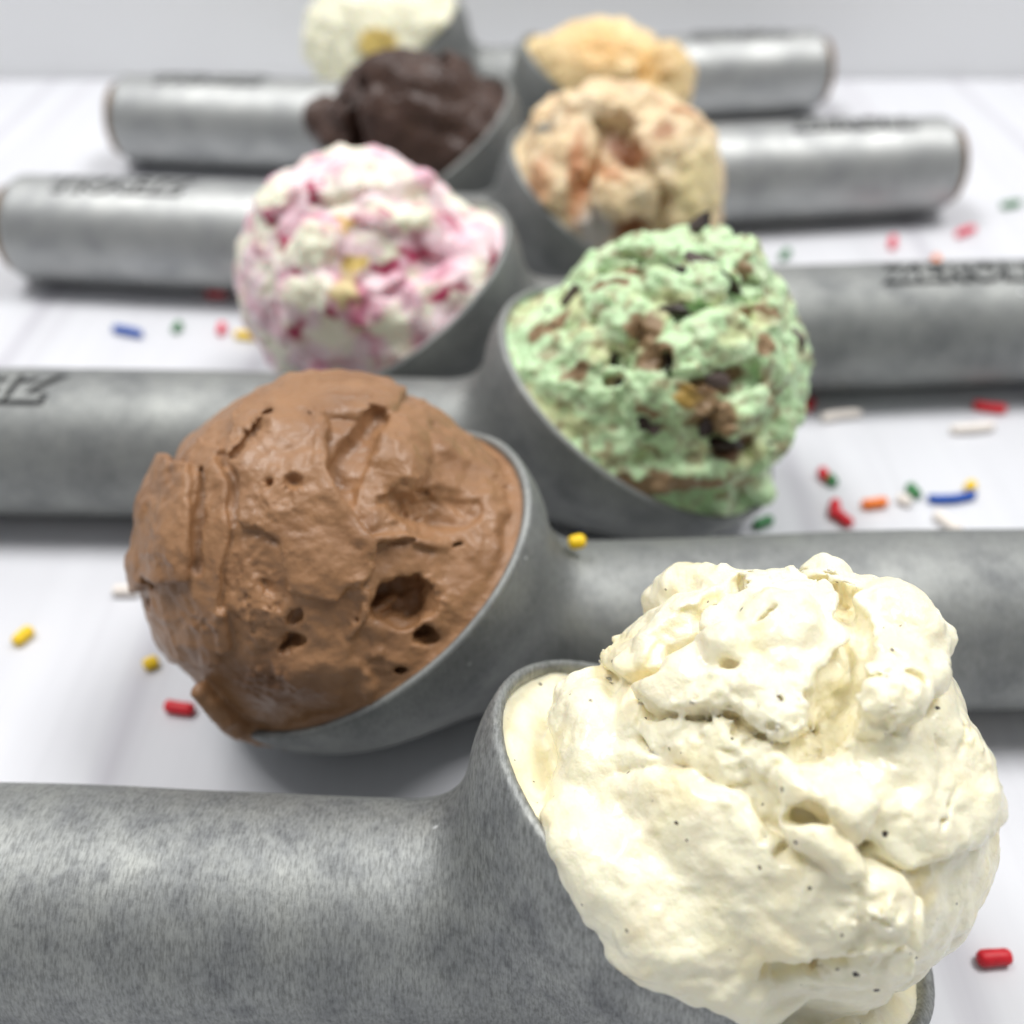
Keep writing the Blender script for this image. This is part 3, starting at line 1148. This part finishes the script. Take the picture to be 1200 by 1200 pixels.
def stud(b, parent, name, mat, x, y, rx, ry, th, rot, sink, seed):
    import mathutils
    P, k = b.at(x, y)
    nrm = unit(P)
    t1 = unit(np.cross(b.v, nrm))
    t2 = np.cross(nrm, t1)
    ca, sa = math.cos(math.radians(rot)), math.sin(math.radians(rot))
    e1, e2 = t1 * ca + t2 * sa, -t1 * sa + t2 * ca
    o = link(name, shard(name, (rx * k, ry * k, th), seed), mat, parent)
    m = mathutils.Matrix(np.stack([e1, e2, nrm], 1).tolist()).to_4x4()
    m.translation = mathutils.Vector((P - nrm * sink) * MM)
    o.matrix_local = m
    return o


chips = [(752, 78, 40, 40, 6.0, 20, -4.0, 0), (768, 212, 62, 36, 2.0, 10, 0.2, 1), (690, 372, 62, 24, 1.5, -8, 0.1, 0),
         (858, 275, 62, 12, 1.6, -42, 0.2, 0), (482, 520, 17, 26, 1.5, 0, 1.1, 0), (668, 530, 16, 36, 1.5, 10, 0.6, 0),
         (580, 742, 26, 44, 1.6, 5, 0.4, 0), (870, 800, 86, 28, 1.6, 12, 0.3, 0), (510, 842, 30, 34, 1.5, 0, 0.3, 0),
         (350, 318, 16, 42, 1.3, -15, 0.2, 1), (275, 362, 16, 24, 1.3, -20, 0.2, 0), (276, 668, 24, 36, 1.3, 20, 0.2, 0),
         (958, 482, 18, 18, 1.2, 0, 0.2, 0), (820, 590, 42, 26, 1.3, 20, 0.4, 1), (790, 745, 34, 40, 1.3, 30, 0.4, 0),
         (662, 165, 12, 30, 1.2, 0, 0.3, 0), (690, 235, 36, 12, 1.2, -5, 0.4, 0), (980, 800, 14, 24, 1.2, 0, 0.4, 0),
         (1085, 470, 10, 60, 1.4, 10, 0.5, 1), (505, 590, 14, 26, 1.2, -30, 0.9, 0), (610, 750, 30, 24, 1.2, 0, 0.5, 1)]
for k, (x, y, rx, ry, th, rot, sink, t) in enumerate(chips):
    stud(MB, mint, 'chocolate_chip', M_CHIP2 if t else M_CHIP, x, y, rx, ry, th, rot, sink, 100 + k)

# pink swirl
PB = Ball(3, (-34.0, 219.5, 30.6), 28.2, (240, 150, 3.0))
pink_lobes = [(370, 420, 110, 95, 3, 20, -0.9), (690, 310, 160, 70, 3, -12, -1.0), (250, 240, 100, 90, 3, 20, -0.6), (380, 590, 150, 90, 3, 0, -1.0),
              (600, 170, 240, 90, 3, 0, -1.3), (860, 400, 120, 100, 3, -30, -1.0), (640, 620, 150, 90, 3, 20, -1.2), (760, 600, 170, 46, 3, 30, -0.7)]
pink_cuts = [(540, 705, 30, 22, 3, 20, 0), (450, 660, 22, 34, 2, 0, 0.2), (920, 490, 30, 60, 2.2, -35, 0.2), (740, 440, 70, 22, 2, -20, 0.2),
             (640, 500, 60, 18, 2, 0, 0.2), (480, 420, 22, 90, 1.8, 0, 0.3), (700, 540, 120, 12, 1.6, 25, 0.2)]
MG = (176, 52, 92)
WH = (246, 245, 222)
pink_spots = [(WH, 370, 420, 85, 80, 0), (WH, 690, 310, 110, 55, -15), (WH, 250, 240, 85, 75, 0), (WH, 370, 580, 100, 60, 0), (WH, 650, 440, 60, 36, 0),
              (WH, 640, 680, 80, 50, 20), ((214, 178, 96), 490, 330, 32, 40, 0), ((222, 196, 118), 520, 480, 60, 42, 0), ((226, 210, 160), 500, 570, 40, 60, 0),
              (MG, 390, 235, 62, 14, 40), (MG, 250, 400, 22, 62, -10), (MG, 318, 512, 22, 22, 0), (MG, 310, 712, 56, 24, 30), (MG, 740, 440, 66, 26, -20),
              (MG, 640, 492, 60, 16, 0), ((140, 24, 62), 920, 490, 30, 62, -35), (MG, 450, 660, 22, 28, 0), (MG, 625, 322, 20, 18, 0), (MG, 225, 310, 30, 20, 0),
              (MG, 520, 130, 70, 10, 10), (MG, 860, 330, 16, 60, 20), (MG, 790, 580, 60, 12, 30), ((150, 90, 100), 850, 550, 40, 20, 0)]
M_PINK = icecream_mat('pink_ice_cream', 0.42, 0.5, (1.0, 0.6, 0.6), 0.0022, 0.0001)
PB.build('pink_swirl_ice_cream', lumpy(PB, pink_lobes, pink_cuts, 0.16, 5.5, -1.2, 1.2, 1.5, 0.08, 64, -1.2),
         paint(PB, (240, 218, 222), pink_spots, [((228, 172, 192), 13, -0.1, 0.5, 0.7), (WH, 10.0, -0.05, 0.4, 0.85)], 85, 2.2, (1.25, 0.6), [((214, 128, 160), 11.0, 0.04, 0.25, 0.6), (MG, 13.0, 0.04, 0.16, 0.6)]),
         M_PINK, 0.45, 'pale pink ice cream with magenta swirls and white chunks')

# tan folded one
TB = Ball(4, (29.1, 267, 31.2), 27.4, (320, 0, 2.143))
tan_lobes = [(840, 265, 130, 70, 5, 5, 0.2), (1010, 370, 120, 120, 5, 25, -0.8), (720, 380, 105, 160, 5, 0, -1.2), (880, 490, 90, 70, 4.5, 0, -0.2),
             (1060, 500, 90, 110, 4, 0, -1.2), (720, 560, 110, 110, 4, 0, -1.4), (960, 300, 100, 60, 4, -30, -0.2), (700, 290, 90, 70, 4, 20, -1.0)]
tan_cuts = [(900, 575, 50, 20, 3, 0, 0.2), (820, 560, 45, 55, 1.6, 0, 0)]
tan_lines = [([(790, 300), (840, 335), (885, 375), (905, 440)], [0.8, 2.2, 2.8, 1.2], 0.6), ([(930, 345), (970, 315), (1010, 300)], [0.8, 1.4, 0.6], 0.8),
             ([(775, 350), (772, 450), (790, 540)], 0.9, 0.2), ([(905, 440), (960, 460), (990, 520)], [1.0, 0.8, 0.5], 0.2), ([(660, 420), (690, 500), (700, 560)], 0.7, 0.0)]
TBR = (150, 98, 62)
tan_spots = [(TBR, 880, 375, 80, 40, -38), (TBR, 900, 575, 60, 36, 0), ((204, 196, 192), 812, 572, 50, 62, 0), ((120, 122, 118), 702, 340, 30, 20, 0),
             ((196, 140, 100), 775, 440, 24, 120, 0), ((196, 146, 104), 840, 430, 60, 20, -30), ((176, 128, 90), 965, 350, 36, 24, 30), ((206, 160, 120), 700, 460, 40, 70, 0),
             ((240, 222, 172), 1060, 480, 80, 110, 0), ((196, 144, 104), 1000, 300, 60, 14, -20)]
M_TAN = icecream_mat('tan_ice_cream', 0.42, 0.45, (1.0, 0.7, 0.4), 0.0022, 0.00012)
TB.build('tan_ice_cream', lumpy(TB, tan_lobes, tan_cuts, 0.28, 4.6, -1.8, 0.7, 1.3, 0.12, 68, -1.2, tan_lines),
         paint(TB, (236, 212, 172), tan_spots, [((214, 176, 136), 6, 0.1, 0.6, 0.6), ((246, 232, 200), 6, 0.1, 0.6, 0.7)], 88, 1.6, (1.3, 0.5), [((176, 120, 80), 9.0, 0.04, 0.14, 0.6)]),
         M_TAN, 0.5, 'tan ice cream with deep folds and brown streaks behind the mint one')

# dark chocolate
DB = Ball(5, (-31.5, 312, 32.5), 24.5, (320, 0, 2.143))
dark_lobes = [(285, 185, 75, 60, 7, 10, -0.5), (125, 300, 60, 60, 7, 20, -1.2), (165, 355, 75, 45, 6, -20, -1.0), (190, 290, 60, 50, 6, 0, -1.4), (370, 300, 150, 150, 6, 0, -2.0), (480, 260, 90, 130, 5, 0, -2.2), (430, 190, 110, 40, 5, -20, -1.2),
              (340, 400, 170, 60, 5, 0, -2.0)]
dark_cuts = [(400, 160, 40, 26, 4, -20, 1.2), (222, 350, 26, 90, 5, 5, 0.6), (525, 245, 24, 40, 3, 0, 0.6), (215, 235, 60, 18, 4, 35, 1.4), (300, 270, 16, 70, 2.0, 10, 0.4)]
M_DARK = icecream_mat('dark_chocolate_ice_cream', 0.46, 0.12, (1.0, 0.5, 0.3), 0.001, 0.00008)
DB.build('dark_chocolate_ice_cream', lumpy(DB, dark_lobes, dark_cuts, 0.14, 5.5, -3.6, 1.0, 1.0, 0.05, 72, -1.2),
         paint(DB, (68, 48, 40), [], [((84, 62, 52), 7, 0.0, 0.6, 0.6)], 90), M_DARK, 0.5,
         'dark brown chocolate ice cream with a lobe drooping to one side', pad=6)

# peach
EB = Ball(6, (30.5, 356, 28.5), 26.5, (320, 0, 2.143))
peach_lobes = [(780, 165, 135, 115, 8, 0, -2.5), (1005, 200, 80, 90, 7, 0, -1.5), (690, 220, 100, 100, 6, 0, -2.5), (880, 280, 150, 80, 6, 0, -2.5)]
peach_cuts = [(915, 110, 26, 110, 6, -6, 1.0)]
M_PEACH = icecream_mat('peach_ice_cream', 0.42, 0.45, (1.0, 0.7, 0.4), 0.0022, 0.0001)
EB.build('peach_ice_cream', lumpy(EB, peach_lobes, peach_cuts, 0.26, 5.0, -4.5, 1.0, 1.3, 0.08, 75, -1.2),
         paint(EB, (238, 212, 160), [((236, 196, 134), 830, 130, 80, 50, 0), ((210, 176, 118), 950, 165, 60, 60, 0)],
               [((240, 222, 176), 6, 0.1, 0.7, 0.7), ((230, 192, 134), 5, 0.25, 0.6, 0.5)], 92, 1.5, (1.4, 0.4)), M_PEACH, 0.55,
         'peach orange ice cream split into two rounded lobes behind the tan one', pad=6)

# pale yellow
YB = Ball(7, (-46.3, 404, 29.0), 28.0, (320, 0, 2.143))
pale_lobes = [(180, 90, 130, 120, 6, 0, -2.0), (330, 40, 140, 110, 7, 0, -2.0), (420, 30, 80, 110, 6, 0, -2.0), (250, 190, 140, 80, 5, 0, -2.0)]
M_PALE = icecream_mat('pale_yellow_ice_cream', 0.42, 0.5, (1.0, 0.85, 0.5), 0.0022, 0.0001)
pale = YB.build('pale_yellow_ice_cream', lumpy(YB, pale_lobes, [], 0.2, 5.5, -2.0, 1.2, 1.0, 0.08, 78),
                paint(YB, (248, 245, 218), [((240, 214, 130), 265, 115, 46, 34, 0)], [((250, 248, 224), 6, 0.1, 0.7, 0.7)], 94),
                M_PALE, 0.55, 'pale yellow ice cream with a caramel bit behind the dark chocolate one', pad=6)
M_CAR = plain_mat('caramel', (176, 128, 40), 0.35)
stud(YB, pale, 'caramel_piece', M_CAR, 285, 98, 26, 26, 2.0, 10, 0.3, 201)
stud(YB, pale, 'caramel_piece', M_CAR, 405, 5, 26, 14, 1.5, 20, 0.3, 202)

# ------------------------------------------------------------------ sprinkles
SPR_COL = {'red': (214, 28, 44), 'yellow': (246, 206, 22), 'blue': (24, 84, 176), 'green': (62, 128, 76), 'orange': (244, 128, 40),
           'white': (240, 232, 224), 'pink': (232, 70, 96)}
SPR_MAT = {}
for cname, cc in SPR_COL.items():
    SPR_MAT[cname] = plain_mat(cname + '_sprinkle', cc, 0.5, Subsurface_Weight=0.15, Subsurface_Radius=(1, 1, 1), Subsurface_Scale=0.0008)


def sprinkle_mesh(L, r, seed):
    rs = np.random.RandomState(seed)
    n, seg = 12, 14
    xs, rr = [], []
    for k in range(n + 1):
        t = k / n
        a = math.pi * (t - 0.5)
        s = math.copysign(abs(math.sin(a)) ** 0.6, a) if abs(math.sin(a)) > 1e-9 else 0
        core = (L / 2 - r) * (1 if a > 0 else -1) if abs(t - 0.5) > 0.12 else (L / 2 - r) * (t - 0.5) / 0.12
        if abs(t - 0.5) > 0.12:
            b = (abs(t - 0.5) - 0.12) / 0.38 * math.pi / 2
            xs.append(core + math.copysign(r * math.sin(b) * 0.8, a))
            rr.append(max(r * math.cos(b) ** 0.6, 0.01))
        else:
            xs.append(core)
            rr.append(r)
    bend = rs.uniform(-0.035, 0.035)
    V, F = [], []
    for x, q in zip(xs, rr):
        wob = 1 + rs.uniform(-0.05, 0.05)
        for j in range(seg):
            a = 2 * math.pi * j / seg
            V.append((x, q * wob * math.cos(a) + bend * x * x, q * math.sin(a) + 0.0))
    for i in range(n):
        for j in range(seg):
            k = (j + 1) % seg
            F.append((i * seg + j, (i + 1) * seg + j, (i + 1) * seg + k, i * seg + k))
    return mesh_from('sprinkle', np.array(V), np.array(F))


# colour, x, y (mm on the table), rest height, length, radius, turn in degrees, label
SPRINKLES = [
    ('red', 65.6, 75.2, 0.0, 5.2, 1.15, 4, 'red sprinkle lying alone beside the vanilla dipper bowl'),
    ('blue', -100.7, 247.8, 0.0, 9.4, 1.15, -21, 'blue sprinkle on the table beside a green one, below the lettered handle'),
    ('green', -88.3, 250.0, 0.0, 4.7, 1.15, 88, 'green sprinkle lying between the blue and the salmon red sprinkle'),
    ('pink', -76.4, 249.1, 0.0, 5.3, 1.15, 97, 'salmon red sprinkle beside a yellow one near the pink ice cream'),
    ('yellow', -69.1, 245.5, 0.0, 7.0, 1.15, -10, 'yellow sprinkle touching the pink ice cream bowl'),
    ('red', -82.0, 268.9, 0.0, 6.2, 1.15, 0, 'dark red sprinkle tucked under a handle behind the pink ice cream'),
    ('white', -73.1, 148.3, 0.0, 5.5, 1.15, 0, 'white sprinkle half hidden behind the milk chocolate ice cream'),
    ('yellow', -88.4, 136.3, 0.0, 4.6, 1.15, 64, 'yellow sprinkle lying away from the others near the milk chocolate ice cream'),
    ('yellow', -63.5, 129.6, 0.0, 3.2, 1.15, 30, 'short yellow sprinkle close to the milk chocolate ice cream and a red one'),
    ('red', -56.0, 119.3, 0.0, 5.7, 1.15, -10, 'red sprinkle below the milk chocolate ice cream'),
    ('yellow', 10.1, 126.0, 31.0, 3.2, 1.15, 15, 'yellow sprinkle stuck on top of a dipper neck'),
    ('green', 51.3, 168.7, 0.0, 5.2, 1.15, 28, 'dark green sprinkle tucked against the low end of the mint bowl'),
    ('red', 70.2, 212.6, 0.0, 5.2, 1.15, 62, 'red sprinkle touching the mint ice cream bowl in handle shadow'),
    ('white', 76.6, 208.3, 0.0, 10.3, 1.15, 13, 'long white sprinkle beside the mint ice cream'),
    ('red', 112.5, 211.2, 0.0, 7.9, 1.15, -16, 'red sprinkle pushed against the shadowed handle'),
    ('white', 105.6, 202.6, 0.0, 11.0, 1.15, 8, 'long white sprinkle in front of the red one by the handle'),
    ('red', 67.5, 185.0, 0.0, 4.3, 1.15, -83, 'small red sprinkle touching a dark green one'),
    ('green', 68.6, 183.1, 0.0, 3.8, 1.15, -75, 'small dark green sprinkle touching a red one'),
    ('red', 67.0, 173.1, 0.0, 6.0, 1.15, 74, 'upright red sprinkle of the touching red pair'),
    ('red', 67.7, 170.3, 0.0, 6.0, 1.15, -63, 'slanted red sprinkle of the touching red pair'),
    ('orange', 75.8, 174.9, 0.0, 6.1, 1.15, 12, 'orange sprinkle between the red pair and a green sprinkle'),
    ('green', 85.1, 179.2, 0.0, 4.6, 1.15, -78, 'green sprinkle touching a white one near the long blue sprinkle'),
    ('white', 82.3, 176.0, 0.0, 3.7, 1.15, -52, 'white sprinkle under a green one'),
    ('blue', 92.9, 176.6, 0.0, 11.0, 1.00, 9, 'long blue sprinkle with a yellow one behind it'),
    ('yellow', 97.7, 180.7, 0.0, 3.8, 1.15, 56, 'small yellow sprinkle behind the long blue sprinkle'),
    ('white', 88.9, 168.7, 0.0, 7.3, 1.15, -60, 'white sprinkle in front of the long blue sprinkle'),
    ('green', 80.8, 293.8, 0.0, 6.6, 1.15, 60, 'green sprinkle between two handles near the mint ice cream'),
    ('pink', 114.9, 302.0, 0.0, 8.0, 1.15, 71, 'pinkish red sprinkle against the handle behind an orange one'),
    ('pink', 139.4, 310.0, 0.0, 8.9, 1.15, 34, 'pinkish red sprinkle by the brown handle end'),
    ('orange', 124.3, 289.2, 0.0, 6.5, 1.15, -99, 'orange sprinkle behind the raised lettering of a handle'),
    ('green', 161.2, 330.9, 0.0, 8.1, 1.15, 21, 'green sprinkle beyond the brown end of a handle'),
]
for k, (cname, x, y, z, L, r, turn, label) in enumerate(SPRINKLES):
    o = link('sprinkle', sprinkle_mesh(L, r, 300 + k), SPR_MAT[cname], None, (x * MM, y * MM, (z + r * 0.97) * MM))
    o.rotation_euler = (0, 0, math.radians(turn))
    tag(o, label, 'sprinkle', 'candy sprinkles scattered on the white table')
